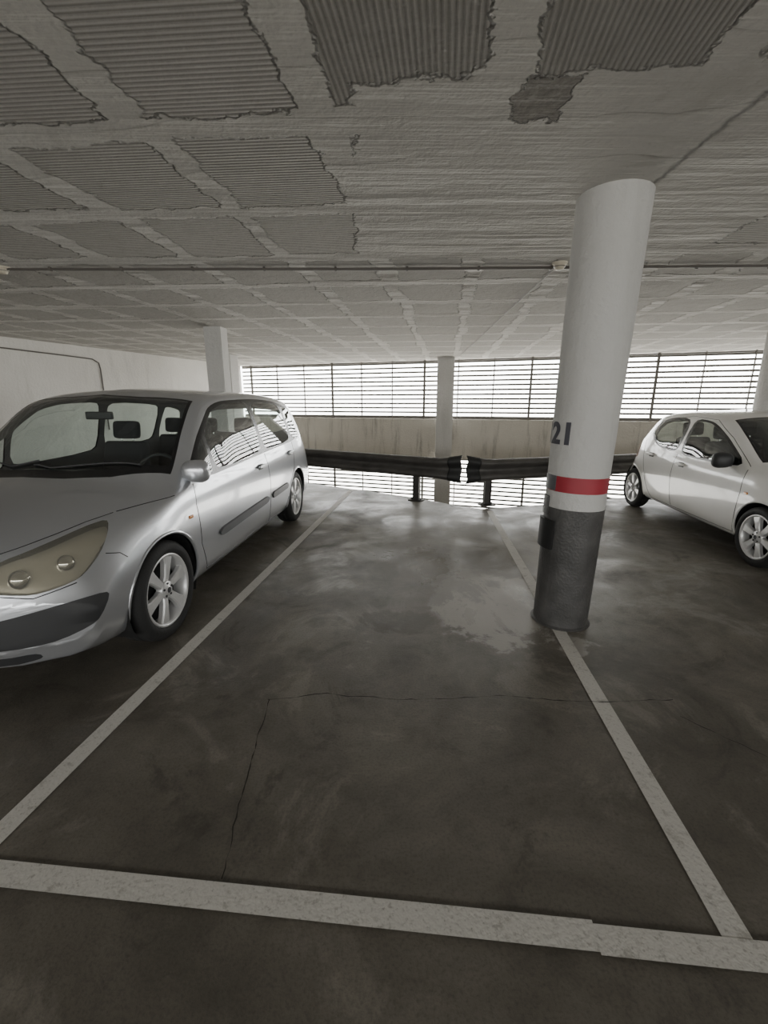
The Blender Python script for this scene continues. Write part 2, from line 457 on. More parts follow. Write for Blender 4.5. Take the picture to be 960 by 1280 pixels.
# ceiling conduit + detectors
cz = H_CEIL-.018
cond = empty('ceiling_conduit')
tube('main_run', [(-9.0, 4.40, cz), (-3.3, 4.22, cz), (0, 4.20, cz-.004), (3.2, 4.12, cz), (13, 3.9, cz)], .011, M['conduit'], cond)
tube('branch_run', [(1.47, 4.15, cz), (1.58, 6.2, cz), (1.72, 8.4, cz), (1.9, 11.8, cz)], .008, M['colw'], cond)
for i in range(22):
    x = -6+i*.62
    rbox('clip_%d' % i, (x, 4.22-.012*max(x, 0)*1.6-(.0 if x > -3.3 else (x+3.3)*.03), cz+.002), (.02, .035, .03), M['conduit'], cond, bev=.003, seg=1)
for (x, y) in [(1.48, 4.10), (-3.32, 4.22)]:
    d = empty('smoke_detector', (x, y, H_CEIL))
    lathe('base', [(0, .062), (-.012, .062), (-.016, .05), (-.03, .048), (-.034, .042), (-.05, .036), (-.056, .02), (-.057, 0)], 'Z', (0, 0, 0), M['cream'], d, n=32)
    lathe('slot_ring', [(-.030, .0485), (-.034, .0485), (-.034, .043)], 'Z', (0, 0, 0), M['conduit'], d, n=32)
# wall conduit on left wall
def lw(y, z, off=.02):
    x, yy = on_wall(y); nn = Vector((-LW.y, LW.x)); 
    if nn.x < 0: nn = -nn
    return (x+nn.x*off, yy+nn.y*off, z)
tube('wall_conduit', [lw(6.0, 2.50), lw(9.3, 2.42), lw(9.95, 2.40), lw(10.08, 2.33), lw(10.1, 2.2), lw(10.1, .9)], .013, M['conduit'])

# parking lines
PLZ = [.003]
def pl(name, a, b, w): PLZ[0] += .0004; return ribbon(name, [a, b], w, PLZ[0], M['line'])
pl('parking_line', (-1.435, .80), (-.575, 7.62), .085)
pl('parking_line', (1.013, .88), (1.50, 6.05), .085)
pl('parking_line', (-6.0, 1.555), (.615, .938), .080)
pl('parking_line', (.61, .930), (5.5, .475), .078)
pl('parking_line', (-4.3, 1.2), (-3.3, 9.3), .085)
pl('parking_line', (5.9, .5), (6.3, 6.9), .085)
# cracks
ribbon('floor_crack', [(-.60, 1.98), (-.30, 2.03), (.1, 1.97), (.6, 2.0), (1.1, 1.96), (1.5, 1.98)], .006, .0062, M['crack'], .005)
ribbon('floor_crack', [(-.60, 1.98), (-.58, 1.6), (-.56, 1.3), (-.53, 1.09)], .005, .0026, M['crack'], .005)
ribbon('floor_crack', [(1.45, 1.85), (1.75, 1.5), (2.2, 1.1)], .005, .0062, M['crack'], .004)

# guardrails
def guardrail(name, a, b, posts, end_at):
    g = empty(name)
    a = Vector(a); b = Vector(b); e = (b-a).normalized(); n = Vector((-e.y, e.x))
    if n.y > 0: n = -n   # n toward the room
    L = (b-a).length
    prof = [(-.155, .0), (-.145, .035), (-.115, .075), (-.085, .078), (-.055, .045), (-.025, .008), (0, 0), (.025, .008), (.055, .045), (.085, .078), (.115, .075), (.145, .035), (.155, 0)]
    m = len(prof)
    def sect(d):
        k = max(0, 1-d/.34)
        fl = 1+.30*k**1.6; shift = -.10*k*k
        return [(.545+z*fl, o*(1-.35*k)+shift+.02) for z, o in prof]
    def strip(nm, s0, s1, K, mat, off, th):
        v = []; f = []
        for i in range(K+1):
            s = s0+(s1-s0)*i/K
            d = (L-s) if end_at == 'b' else s
            for z, o in sect(d):
                p = a+e*s+n*(o+off); v.append((p.x, p.y, z))
        for i in range(K):
            for k in range(m-1): f.append((i*m+k, (i+1)*m+k, (i+1)*m+k+1, i*m+k+1))
        ob = mesh_obj(nm, v, f, mat, g, True); sm = ob.modifiers.new('s', 'SOLIDIFY'); sm.thickness = th; sm.offset = 0
    strip('w_beam', 0, L, 70, M['rail'], 0, .006)
    if end_at == 'b': strip('terminal_cap', L-.17, L+.004, 8, M['black'], .004, .018)
    else: strip('terminal_cap', -.004, .17, 8, M['black'], .004, .018)
    for i, t in enumerate(posts):
        p = a+e*t-n*.04; ang = math.atan2(e.y, e.x)
        boxes('post_%d' % i, [((p.x, p.y, .32), e, .10, .008, .62), ((p.x-e.x*.05, p.y-e.y*.05, .32), e, .008, .06, .62), ((p.x+e.x*.05, p.y+e.y*.05, .32), e, .008, .06, .62)], M['railpost'], g)
        rbox('post_foot_%d' % i, (p.x, p.y, .008), (.22, .16, .016), M['railpost'], g, .004, (0, 0, ang), 1)
        rbox('spacer_%d' % i, (p.x+n.x*.035, p.y+n.y*.035, .545), (.10, .05, .2), M['railpost'], g, .004, (0, 0, ang), 1)
        for sx in (-.08, .08):
            lathe('bolt', [(0, .012), (.03, .012), (.03, 0)], 'Z', (p.x+e.x*sx, p.y+e.y*sx, .014), M['railpost'], g, n=8, smooth=False)
    return g
ga = Vector((-4.9, 10.08)); gb = Vector((1.10, 6.36)); LL = (gb-ga).length
guardrail('guardrail', ga, gb, [LL-5.6, LL-3.7, LL-.72], 'b')
guardrail('guardrail', (1.22, 6.30), (9.4, 8.55), [.34, 2.4, 4.5, 6.6], 'a')

# ------------------------------------------------------------------ cars
def pchip(pts):
    x = np.array([p[0] for p in pts], float); y = np.array([p[1] for p in pts], float)
    h = np.diff(x); d = np.diff(y)/h; n = len(x); m = np.zeros(n)
    for i in range(1, n-1):
        if d[i-1]*d[i] > 0:
            w1 = 2*h[i]+h[i-1]; w2 = h[i]+2*h[i-1]; m[i] = (w1+w2)/(w1/d[i-1]+w2/d[i])
    m[0] = d[0]; m[-1] = d[-1]
    def f(q):
        q = min(max(q, x[0]), x[-1]); i = min(max(int(np.searchsorted(x, q))-1, 0), n-2)
        t = (q-x[i])/h[i]
        return ((2*t**3-3*t*t+1)*y[i]+(t**3-2*t*t+t)*h[i]*m[i]+(-2*t**3+3*t*t)*y[i+1]+(t**3-t*t)*h[i]*m[i+1])
    return f
def inpoly(x, y, P):
    c = False; j = len(P)-1
    for i in range(len(P)):
        if (P[i][1] > y) != (P[j][1] > y) and x < (P[j][0]-P[i][0])*(y-P[i][1])/(P[j][1]-P[i][1])+P[i][0]: c = not c
        j = i
    return c
def chaikin(P, n=2, r=.18):
    for _ in range(n):
        Q = []
        for i in range(len(P)):
            a = P[i]; b = P[(i+1) % len(P)]
            Q.append((a[0]*(1-r)+b[0]*r, a[1]*(1-r)+b[1]*r)); Q.append((a[0]*r+b[0]*(1-r), a[1]*r+b[1]*(1-r)))
        P = Q; r = .25
    return P
def cut(bm, poly, A, B, filt, idx, delete=False):
    A = Vector(A); B = Vector(B); Dv = A.cross(B)
    us = [p[0] for p in poly]; vs = [p[1] for p in poly]; mg = .06
    fs = []
    for f in bm.faces:
        c = f.calc_center_median(); u = c.dot(A); v = c.dot(B)
        if min(us)-mg < u < max(us)+mg and min(vs)-mg < v < max(vs)+mg and filt(c, f): fs.append(f)
    geom = set(fs)
    for f in fs: geom.update(f.verts); geom.update(f.edges)
    geom = list(geom)
    for i in range(len(poly)):
        a = poly[i]; b = poly[(i+1) % len(poly)]
        ed = A*(b[0]-a[0])+B*(b[1]-a[1])
        if ed.length < 1e-6: continue
        no = ed.cross(Dv).normalized()
        r = bmesh.ops.bisect_plane(bm, geom=geom, dist=1e-6, plane_co=A*a[0]+B*a[1], plane_no=no)
        geom = r['geom']
    ins = []
    for f in geom:
        if isinstance(f, bmesh.types.BMFace) and f.is_valid:
            c = f.calc_center_median()
            if inpoly(c.dot(A), c.dot(B), poly): ins.append(f)
    if delete: bmesh.ops.delete(bm, geom=ins, context='FACES')
    else:
        for f in ins: f.material_index = idx
    return ins

def make_wheel(parent, name, c, R, W, rr, ns, side, style):
    e = D.objects.new(name, None); COL.objects.link(e); e.parent = parent; e.location = c
    h = W/2
    lathe('tyre', [(-h+.02, rr), (-h, rr+.015), (-h-.004, (rr+R)/2), (-h+.008, R-.02), (-h+.03, R-.004), (-.03, R), (-.028, R-.008), (-.018, R-.008), (-.016, R), (.016, R), (.018, R-.008), (.028, R-.008), (.03, R), (h-.03, R-.004), (h-.008, R-.02), (h+.004, (rr+R)/2), (h, rr+.015), (h-.02, rr)], 'X', (0, 0, 0), M['tyre'], e, n=48)
    s = side
    lathe('rim_barrel', [(s*(h-.012), rr+.006), (s*(h-.006), rr), (s*(h-.012), rr-.012), (s*(h-.03), rr-.018), (s*.02, rr-.03), (-s*h, rr-.02)], 'X', (0, 0, 0), M['alloy'], e, n=48)
    lathe('brake_disc', [(s*.01, 0), (s*.01, rr-.04), (0, rr-.03), (-s*.02, rr-.03)], 'X', (0, 0, 0), M['well'], e, n=32)
    v = []; f = []
    for i in range(ns):
        a = 2*math.pi*(i+.25)/ns
        rad = Vector((0, math.cos(a), math.sin(a))); tan = Vector((0, -math.sin(a), math.cos(a)))
        rows = [(.035, .026, h-.030), (rr*.40, style[0], h-.022), (rr*.72, style[1], h-.020), (rr-.012, style[2], h-.022)]
        b0 = len(v)
        for r, w, x in rows:
            prof = [(-w, -.035), (-w, -.008), (-w*.75, 0), (w*.75, 0), (w, -.008), (w, -.035)]
            for t, dx in prof:
                p = rad*r+tan*t+Vector((s*(x+dx), 0, 0)); v.append(p)
        for k in range(len(rows)-1):
            for q in range(6):
                q2 = (q+1) % 6
                f.append((b0+k*6+q, b0+k*6+q2, b0+(k+1)*6+q2, b0+(k+1)*6+q))
    mesh_obj('spokes', v, f, M['alloy'], e, False)
    lathe('hub', [(s*(h-.06), .062), (s*(h-.026), .060), (s*(h-.018), .05), (s*(h-.018), .032), (s*(h-.010), .028), (s*(h-.008), 0)], 'X', (0, 0, 0), M['alloy'], e, n=28)
    lathe('cap', [(s*(h-.0075), .020), (s*(h-.006), 0)], 'X', (0, 0, 0), M['plastic'], e, n=20)
    for i in range(5):
        a = 2*math.pi*i/5+.3
        lathe('nut', [(s*(h-.02), .008), (s*(h-.012), .008), (s*(h-.012), 0)], 'X', (0, .043*math.cos(a), .043*math.sin(a)), M['plastic'], e, n=6, smooth=False)
    return e

def make_car(name, P, loc, rotz):
    root = empty(name, loc, rotz)
    L = P['L']; HW = P['HW']
    C = {k: pchip(P[k]) for k in ('zc', 'ze', 'xe', 'zb', 'xb', 'hw', 'zm', 'z0')}
    segs = [3, 4, 6, 7, 6, 8, 6, 7, 7]
    def section(y):
        hw = C['hw'](y); z0 = C['z0'](y); zm = C['zm'](y); zb = C['zb'](y); xb = C['xb'](y); ze = C['ze'](y); xe = C['xe'](y); zc = C['zc'](y)
        K = [(0, z0), (hw*.84, z0), (hw*.965, z0+min(.10, (zm-z0)*.35)), (hw, zm), (hw*.5+xb*.5+.010, zm+(zb-zm)*.60), (xb, zb),
             (xb+(xe-xb)*.50+.012*min(1, abs(ze-zb)*3), zb+(ze-zb)*.55), (xe, ze), (xe*.62, ze+(zc-ze)*.66), (0, zc)]
        fx = pchip([(i, k[0]) for i, k in enumerate(K)]); fz = pchip([(i, k[1]) for i, k in enumerate(K)])
        out = []
        for i, n in enumerate(segs):
            for j in range(n): out.append((fx(i+j/n), fz(i+j/n)))
        out.append(K[-1]); return out
    ys = []
    y = 0
    while y < L:
        ys.append(y); y += .012 if (y < .2 or y > L-.35) else .03
    ys.append(L)
    rings = []
    def warp(x, y, z):
        k = (abs(x)/HW)**2.6
        fr = max(0, 1-y/P['fw']); rr = max(0, (y-(L-P['rw']))/P['rw'])
        return (x, y+P['cf']*k*fr-P['cr']*k*rr, z)
    s0 = section(0); c0 = (s0[0][1]+s0[-1][1])/2
    for i in range(1, 9):
        t = i/9; rings.append([(x*t, -.015*(1-t*t), c0+(z-c0)*t) for x, z in s0])
    for y in ys: rings.append([(x, y, z) for x, z in section(y)])
    sL = section(L); c1 = (sL[0][1]+sL[-1][1])/2
    for i in range(8, 0, -1):
        t = i/9; rings.append([(x*t, L+.015*(1-t*t), c1+(z-c1)*t) for x, z in sL])
    verts = []; faces = []
    m = len(rings[0]); tot = 2*m-2
    for r in rings:
        ring = [warp(*p) for p in r]
        ring += [(-p[0], p[1], p[2]) for p in ring[-2:0:-1]]
        verts += ring
    nr = len(rings)
    for i in range(nr-1):
        for k in range(tot):
            k2 = (k+1) % tot
            faces.append((i*tot+k, i*tot+k2, (i+1)*tot+k2, (i+1)*tot+k))
    verts.append((0, -.016, c0)); verts.append((0, L+.016, c1))
    for k in range(tot):
        k2 = (k+1) % tot
        faces.append((len(verts)-2, k2, k)); faces.append((len(verts)-1, (nr-1)*tot+k, (nr-1)*tot+k2))
    me = D.meshes.new('tmp'); me.from_pydata(verts, [], faces)
    bm = bmesh.new(); bm.from_mesh(me); D.meshes.remove(me)
    bmesh.ops.recalc_face_normals(bm, faces=bm.faces)
    bvh = BVHTree.FromBMesh(bm)
    X = (1, 0, 0); Y = (0, 1, 0); Z = (0, 0, 1)
    # slots: 0 paint 1 glass 2 trim 3 plastic 4 lampglass 5 red 6 mould
    for sgn in (1, -1):
        side = lambda c, f, s=sgn: c.x*s > .45
        for poly in P['band']: cut(bm, chaikin(poly, 2), Y, Z, side, 2)
        for poly in P['win']: cut(bm, chaikin(poly, 2, .12), Y, Z, side, 1)
        for (yy, R) in ((P['yf'], P['ra']), (P['yr'], P['ra'])):
            circ = [(yy+R*math.cos(2*math.pi*i/40), P['rz']+R*math.sin(2*math.pi*i/40)) for i in range(40)]
            cut(bm, circ, Y, Z, side, 0, True)
        n = Vector((sgn*.7071, -.7071, 0)); A = Vector((.7071*sgn, .7071, 0))
        fil = lambda c, f, s=sgn, n=n: c.x*s > -.05 and f.normal.dot(n) > .15 and c.y < 1.3
        for poly, ix in P['diag']: cut(bm, chaikin(poly, 2), A, Z, fil, ix)
        n2 = Vector((sgn*.7071, .7071, 0)); A2 = Vector((.7071*sgn, -.7071, 0)); off = .7071*L
        fil2 = lambda c, f, s=sgn, n=n2: c.x*s > .3 and f.normal.dot(n) > .15 and c.y > L-.45
        for poly, ix in P['rdiag']: cut(bm, chaikin([(p-off, z) for p, z in poly], 2), A2, Z, fil2, ix)
    cut(bm, P['ws_band'], X, Y, lambda c, f: c.z > .8 and f.normal.z > .1, 2)
    cut(bm, P['ws'], X, Y, lambda c, f: c.z > .8 and f.normal.z > .1, 1)
    cut(bm, chaikin(P['rear'], 2), X, Z, lambda c, f: c.y > L-.75 and f.normal.y > .1, 1)
    for poly, ix in P['front']: cut(bm, chaikin(poly, 2), X, Z, lambda c, f: c.y < .5 and f.normal.y < -.3, ix)
    for f in bm.faces:
        if f.normal.z < -.8 and f.calc_center_median().z < .3: f.material_index = 3
    bm.normal_update(); bm.verts.index_update()
    inner_v = []; inner_f = []; vm = {}
    lamp_v = []; lamp_f = []; lm = {}
    for f in bm.faces:
        c = f.calc_center_median()
        if f.material_index in (0, 2, 3, 5, 6) and c.y > P['yw0']:
            q = []
            for v in f.verts:
                k = v.index
                if k not in vm: vm[k] = len(inner_v); inner_v.append(tuple(v.co-v.normal*.014))
                q.append(vm[k])
            inner_f.append(q[::-1])
        if f.material_index == 4:
            q = []
            for v in f.verts:
                k = v.index
                if k not in lm: lm[k] = len(lamp_v); lamp_v.append(tuple(v.co-v.normal*.045))
                q.append(lm[k])
            lamp_f.append(q)
    body = bm_obj('body_shell', bm, [P['paint'], M['glass'], M['trim'], M['plastic'], M['lampglass'], M['lampred'], M['mould']], root, True)
    mesh_obj('cabin_lining', inner_v, inner_f, M['interior'], root, True)
    if lamp_f: mesh_obj('headlamp_bowls', lamp_v, lamp_f, M['reflector'], root, True)
    def surf(y, z, s, off=0.0):
        h = bvh.ray_cast(Vector((s*2, y, z)), Vector((-s, 0, 0)))
        return (h[0]+h[1]*off) if h[0] else Vector((s*HW, y, z))
    def surf_d(p, z, s, off):
        A = Vector((.7071*s, .7071, 0)); n = Vector((.7071*s, -.7071, 0))
        h = bvh.ray_cast(A*p+n*3+Vector((0, 0, z)), -n)
        return (h[0]+h[1]*off) if h[0] else None
    for sgn, sn in ((1, 'left'), (-1, 'right')):
        for yy, wn in ((P['yf'], 'front'), (P['yr'], 'rear')):
            R = P['ra']
            pts = []
            for i in range(0, 41):
                a = math.radians(-22+224*i/40); yq = yy+R*math.cos(a); zq = P['rz']+R*math.sin(a)
                if zq < C['z0'](yq)+.03: continue
                p = surf(yq, zq, sgn, -.004); pts.append(tuple(p))
            tube('arch_lip_%s_%s' % (wn, sn), pts, .011, P['paint'], root)
            xo = HW-.05; xi = .48
            vv = []; ff = []
            n = 28
            for i in range(n+1):
                a = math.radians(-25+230*i/n)
                for x in (xo, xi): vv.append((sgn*x, yy+(R+.012)*math.cos(a), P['rz']+(R+.012)*math.sin(a)))
            for i in range(n): ff.append((2*i, 2*i+1, 2*i+3, 2*i+2))
            b0 = len(vv); vv.append((sgn*xi, yy, P['rz']))
            for i in range(n): ff.append((2*i+1, 2*i+3, b0))
            mesh_obj('wheel_well_%s_%s' % (wn, sn), vv, ff, M['well'], root)
            make_wheel(root, 'wheel_%s_%s' % (wn, sn), (sgn*(P['wx']), yy, P['rw_r']), P['rw_r'], P['ww'], P['rim'], P['ns'], sgn, P['spoke'])
        for i, line in enumerate(P['seams']):
            pts = []
            for a, b in zip(line[:-1], line[1:]):
                k = max(2, int(math.hypot(b[0]-a[0], b[1]-a[1])/.03))
                for j in range(k): pts.append(tuple(surf(a[0]+(b[0]-a[0])*j/k, a[1]+(b[1]-a[1])*j/k, sgn, -.001)))
            pts.append(tuple(surf(line[-1][0], line[-1][1], sgn, -.001)))
            tube('door_seam_%d_%s' % (i, sn), pts, .0035, M['trim'], root, 1)
        for i, line in enumerate(P['dseams']):
            pts = []
            for a, b in zip(line[:-1], line[1:]):
                for j in range(10):
                    q = surf_d(a[0]+(b[0]-a[0])*j/10, a[1]+(b[1]-a[1])*j/10, sgn, -.001)
                    if q is not None: pts.append(tuple(q))
            if len(pts) > 2: tube('front_seam_%d_%s' % (i, sn), pts, .003, M['trim'], root, 1)
        for i, (ya, yb, za, zb_, hh) in enumerate(P['mould']):
            vv = []; ff = []; n = 24
            for j in range(n+1):
                t = j/n; yq = ya+(yb-ya)*t; zq = za+(zb_-za)*t
                tp = min(1, min(t, 1-t)*14+.3)
                for dz, of in ((-.5, -.003), (-.42, .016), (.42, .016), (.5, -.003)):
                    vv.append(tuple(surf(yq, zq+dz*hh*tp, sgn, of)))
            for j in range(n):
                for k in range(3): ff.append((j*4+k, j*4+k+1, j*4+5+k, j*4+4+k))
            mesh_obj('side_moulding_%d_%s' % (i, sn), vv, ff, M['mould'], root)
        for i, (yq, zq) in enumerate(P['handles']):
            p = surf(yq, zq, sgn, .022)
            rbox('door_handle_%d_%s' % (i, sn), p, (.028, .17, .03), P['paint'], root, .012)
            p2 = surf(yq, zq-.004, sgn, .002)
            rbox('handle_recess_%d_%s' % (i, sn), p2, (.008, .11, .055), M['plastic'], root, .003)
        # mirror
        my, mz = P['mirror']; p = surf(my, mz-.06, sgn, 0); mo = P['mo']
        rbox('mirror_arm_%s' % sn, (p.x+sgn*.03, my, mz-.045), (.12, .06, .035), M['plastic'], root, .012)
        bm2 = bmesh.new(); bmesh.ops.create_uvsphere(bm2, u_segments=24, v_segments=16, radius=1)
        for v in bm2.verts:
            c = v.co
            sx = math.copysign(abs(c.x)**.75, c.x)*.10; sz = math.copysign(abs(c.z)**.75, c.z)*.080; sy = c.y*.075
            if sy > .03: sy = .03
            v.co = Vector((sgn*(abs(p.x)+mo)+sx, my+sy, mz+sz*(1+.15*sx*sgn*5)))
        bm_obj('mirror_housing_%s' % sn, bm2, P['mirmat'], root, True)
        rbox('mirror_glass_%s' % sn, (sgn*(abs(p.x)+mo), my+.031, mz), (.15, .004, .10), M['chrome'], root, .001, seg=1)
        q = surf(P['rep'][0], P['rep'][1], sgn, .002); rbox('repeater_%s' % sn, q, (.012, .05, .022), M['orange'], root, .005)
        for (pp, zz, rr_) in P['bulbs']:
            q = surf_d(pp, zz, sgn, -.05)
            if q is not None:
                bm3 = bmesh.new(); bmesh.ops.create_uvsphere(bm3, u_segments=20, v_segments=12, radius=rr_)
                bm3.transform(Matrix.Translation(q)); bm_obj('projector_%s' % sn, bm3, M['chrome'], root, True)
    rbox('number_plate', (0, P['plate'][0], P['plate'][1]), (.52, .012, .11), M['plate'], root, .003)
    for i, w in enumerate(P['wipers']):
        fin = []
        for a, b in zip(w[:-1], w[1:]):
            for t in np.linspace(0, 1, 8, endpoint=False): 
                xq = a[0]+(b[0]-a[0])*t; yq = a[1]+(b[1]-a[1])*t
                h = bvh.ray_cast(Vector((xq, yq, 3)), Vector((0, 0, -1))); q = h[0]+h[1]*.010; fin.append(tuple(q))
        tube('wiper_%d' % i, fin, .0055, M['plastic'], root)
    # interior
    I = P['int']
    rbox('cabin_floor', (0, (I['dash']+I['rear'])/2, .34), (1.3, I['rear']-I['dash'], .06), M['interior'], root, .01)
    rbox('dashboard', (0, I['dash']+.05, I['dz']), (1.34, .5, .26), M['interior'], root, .08)
    lathe('steering_wheel', [(math.cos(a)*.014, .18+math.sin(a)*.014) for a in np.linspace(0, 2*math.pi, 9)[:-1]], 'Y', (.36, 0, 0), M['plastic'], root, n=32, closed=True)
    sw = [o for o in root.children if o.name.startswith('steering_wheel')][-1]
    sw.location = (0, I['dash']+.40, I['dz']+.06); sw.rotation_euler = (math.radians(-25), 0, 0)
    def seat(nm, x, y, w):
        rbox(nm+'_cushion', (x, y, .50), (w, .5, .18), M['seat'], root, .06)
        rbox(nm+'_backrest', (x, y+.30, .50+I['bh']/2), (w, .15, I['bh']), M['seat'], root, .05, (math.radians(-12), 0, 0), taper=(.85, .8))
        hz = .50+I['bh']+.10
        rbox(nm+'_headrest', (x, y+.385, hz), (w*.52, .10, .17), M['seat'], root, .045, (math.radians(-8), 0, 0))
        for dx in (-.06, .06): tube(nm+'_stalk', [(x+dx, y+.375, hz-.16), (x+dx, y+.38, hz-.03)], .007, M['chrome'], root)
    seat('seat_driver', .36, I['s1'], .48); seat('seat_passenger', -.36, I['s1'], .48)
    for j, x in enumerate(I['rx']): seat('seat_rear_%d' % j, x, I['s2'], I['rwid'])
    rbox('cabin_mirror', (0, I['mir'][0], I['mir'][1]), (.22, .03, .06), M['plastic'], root, .012)
    return root

mpv = dict(L=4.81, HW=.94, paint=M['silver'], mirmat=M['silver'], fw=1.15, rw=.9, cf=.42, cr=.16, mo=.05,
    zc=[(0, .60), (.03, .70), (.10, .80), (.25, .88), (.75, 1.00), (.95, 1.035), (1.03, 1.06), (1.45, 1.37), (1.78, 1.555), (2.1, 1.61), (2.8, 1.63), (4.0, 1.59), (4.45, 1.53), (4.55, 1.46), (4.70, 1.10), (4.78, .92), (4.81, .72)],
    ze=[(0, .57), (.05, .68), (.15, .79), (.3, .835), (.8, .915), (1.15, .955), (1.28, .985), (1.6, 1.27), (1.90, 1.485), (2.2, 1.545), (3.0, 1.57), (4.2, 1.51), (4.5, 1.42), (4.70, 1.05), (4.81, .66)],
    xe=[(0, .60), (.3, .68), (.9, .75), (1.15, .81), (1.28, .84), (1.6, .78), (1.95, .725), (3.0, .715), (4.3, .67), (4.6, .64), (4.81, .55)],
    zb=[(0, .54), (.1, .66), (.3, .77), (.8, .86), (1.28, .925), (2.5, .975), (4.3, 1.04), (4.6, .98), (4.7, .85), (4.81, .60)],
    xb=[(0, .78), (.3, .83), (.9, .885), (1.3, .90), (4.2, .89), (4.6, .83), (4.81, .72)],
    hw=[(0, .88), (.4, .915), (.9, .94), (4.0, .94), (4.5, .92), (4.81, .86)],
    zm=[(0, .46), (.3, .56), (1.0, .64), (4.0, .66), (4.81, .55)],
    z0=[(0, .33), (.06, .24), (.4, .20), (4.4, .22), (4.75, .28), (4.81, .38)],
    band=[[(1.30, .94), (2.5, .985), (4.40, 1.055), (4.32, 1.42), (3.6, 1.515), (2.95, 1.535), (2.2, 1.515), (1.95, 1.46), (1.62, 1.235)]],
    win=[[(1.42, .965), (1.70, .975), (1.70, 1.235), (1.62, 1.19)], [(1.75, .98), (2.78, 1.012), (2.76, 1.508), (2.25, 1.492), (2.0, 1.44), (1.75, 1.275)],
         [(2.86, 1.015), (3.76, 1.05), (3.78, 1.478), (2.84, 1.510)], [(3.85, 1.055), (4.33, 1.075), (4.24, 1.395), (3.87, 1.465)]],
    ra=.365, rz=.335, yf=.92, yr=3.85, rw_r=.325, ww=.205, rim=.232, wx=.812, ns=6, spoke=(.026, .034, .050), yw0=.7,
    diag=[([(.38, .665), (.62, .60), (.82, .635), (.93, .73), (1.02, .865), (.90, .855), (.70, .815), (.50, .765)], 4),
          ([(.2, .37), (.66, .345), (.86, .40), (.95, .54), (.76, .545), (.4, .50), (.2, .49)], 3), ([(.3, .25), (.62, .26), (.60, .31), (.3, .31)], 3)],
    dseams=[[(.40, .775), (.68, .83), (.90, .868), (1.06, .885)], [(.95, .72), (1.02, .70), (1.06, .66)], [(.38, .655), (.62, .59), (.82, .625)]],
    rdiag=[([(.80, .92), (.97, .92), (.96, 1.2), (.90, 1.42), (.80, 1.42)], 5)],
    ws_band=[(-.79, 1.28), (-.5, 1.07), (-.25, .99), (0, .965), (.25, .99), (.5, 1.07), (.79, 1.28), (.675, 1.90), (.3, 1.82), (0, 1.80), (-.3, 1.82), (-.675, 1.90)],
    ws=[(-.76, 1.33), (-.5, 1.15), (-.25, 1.08), (0, 1.06), (.25, 1.08), (.5, 1.15), (.76, 1.33), (.655, 1.87), (.3, 1.79), (0, 1.77), (-.3, 1.79), (-.655, 1.87)],
    rear=[(-.58, 1.08), (.58, 1.08), (.52, 1.42), (-.52, 1.42)],
    front=[([(-.35, .60), (.35, .60), (.38, .70), (-.38, .70)], 2)],
    seams=[[(1.36, .935), (1.32, .80), (1.34, .50), (1.44, .27)], [(2.82, .99), (2.84, .7), (2.82, .27)], [(1.44, .27), (2.82, .27), (3.38, .27), (3.52, .45), (3.72, .72), (3.80, 1.03)], [(1.12, .905), (.75, .885)]],
    mould=[(1.62, 2.76, .50, .535, .075), (2.88, 3.42, .54, .555, .075)], handles=[(2.62, .885), (3.60, .915)], mirror=(1.36, 1.03), rep=(1.22, .735),
    bulbs=[(.58, .69, .05), (.78, .73, .045)], plate=(-.03, .47),
    wipers=[[(.62, 1.23), (.1, 1.08), (-.05, 1.1)], [(-.62, 1.26), (-.2, 1.1), (.0, 1.14)]],
    int=dict(dash=1.40, rear=4.3, dz=.86, bh=.64, s1=2.15, s2=3.10, rx=(-.42, 0, .42), rwid=.38, mir=(1.72, 1.40)))
make_car('silver_minivan_car', mpv, (-2.37, 1.80, 0), math.radians(-5))

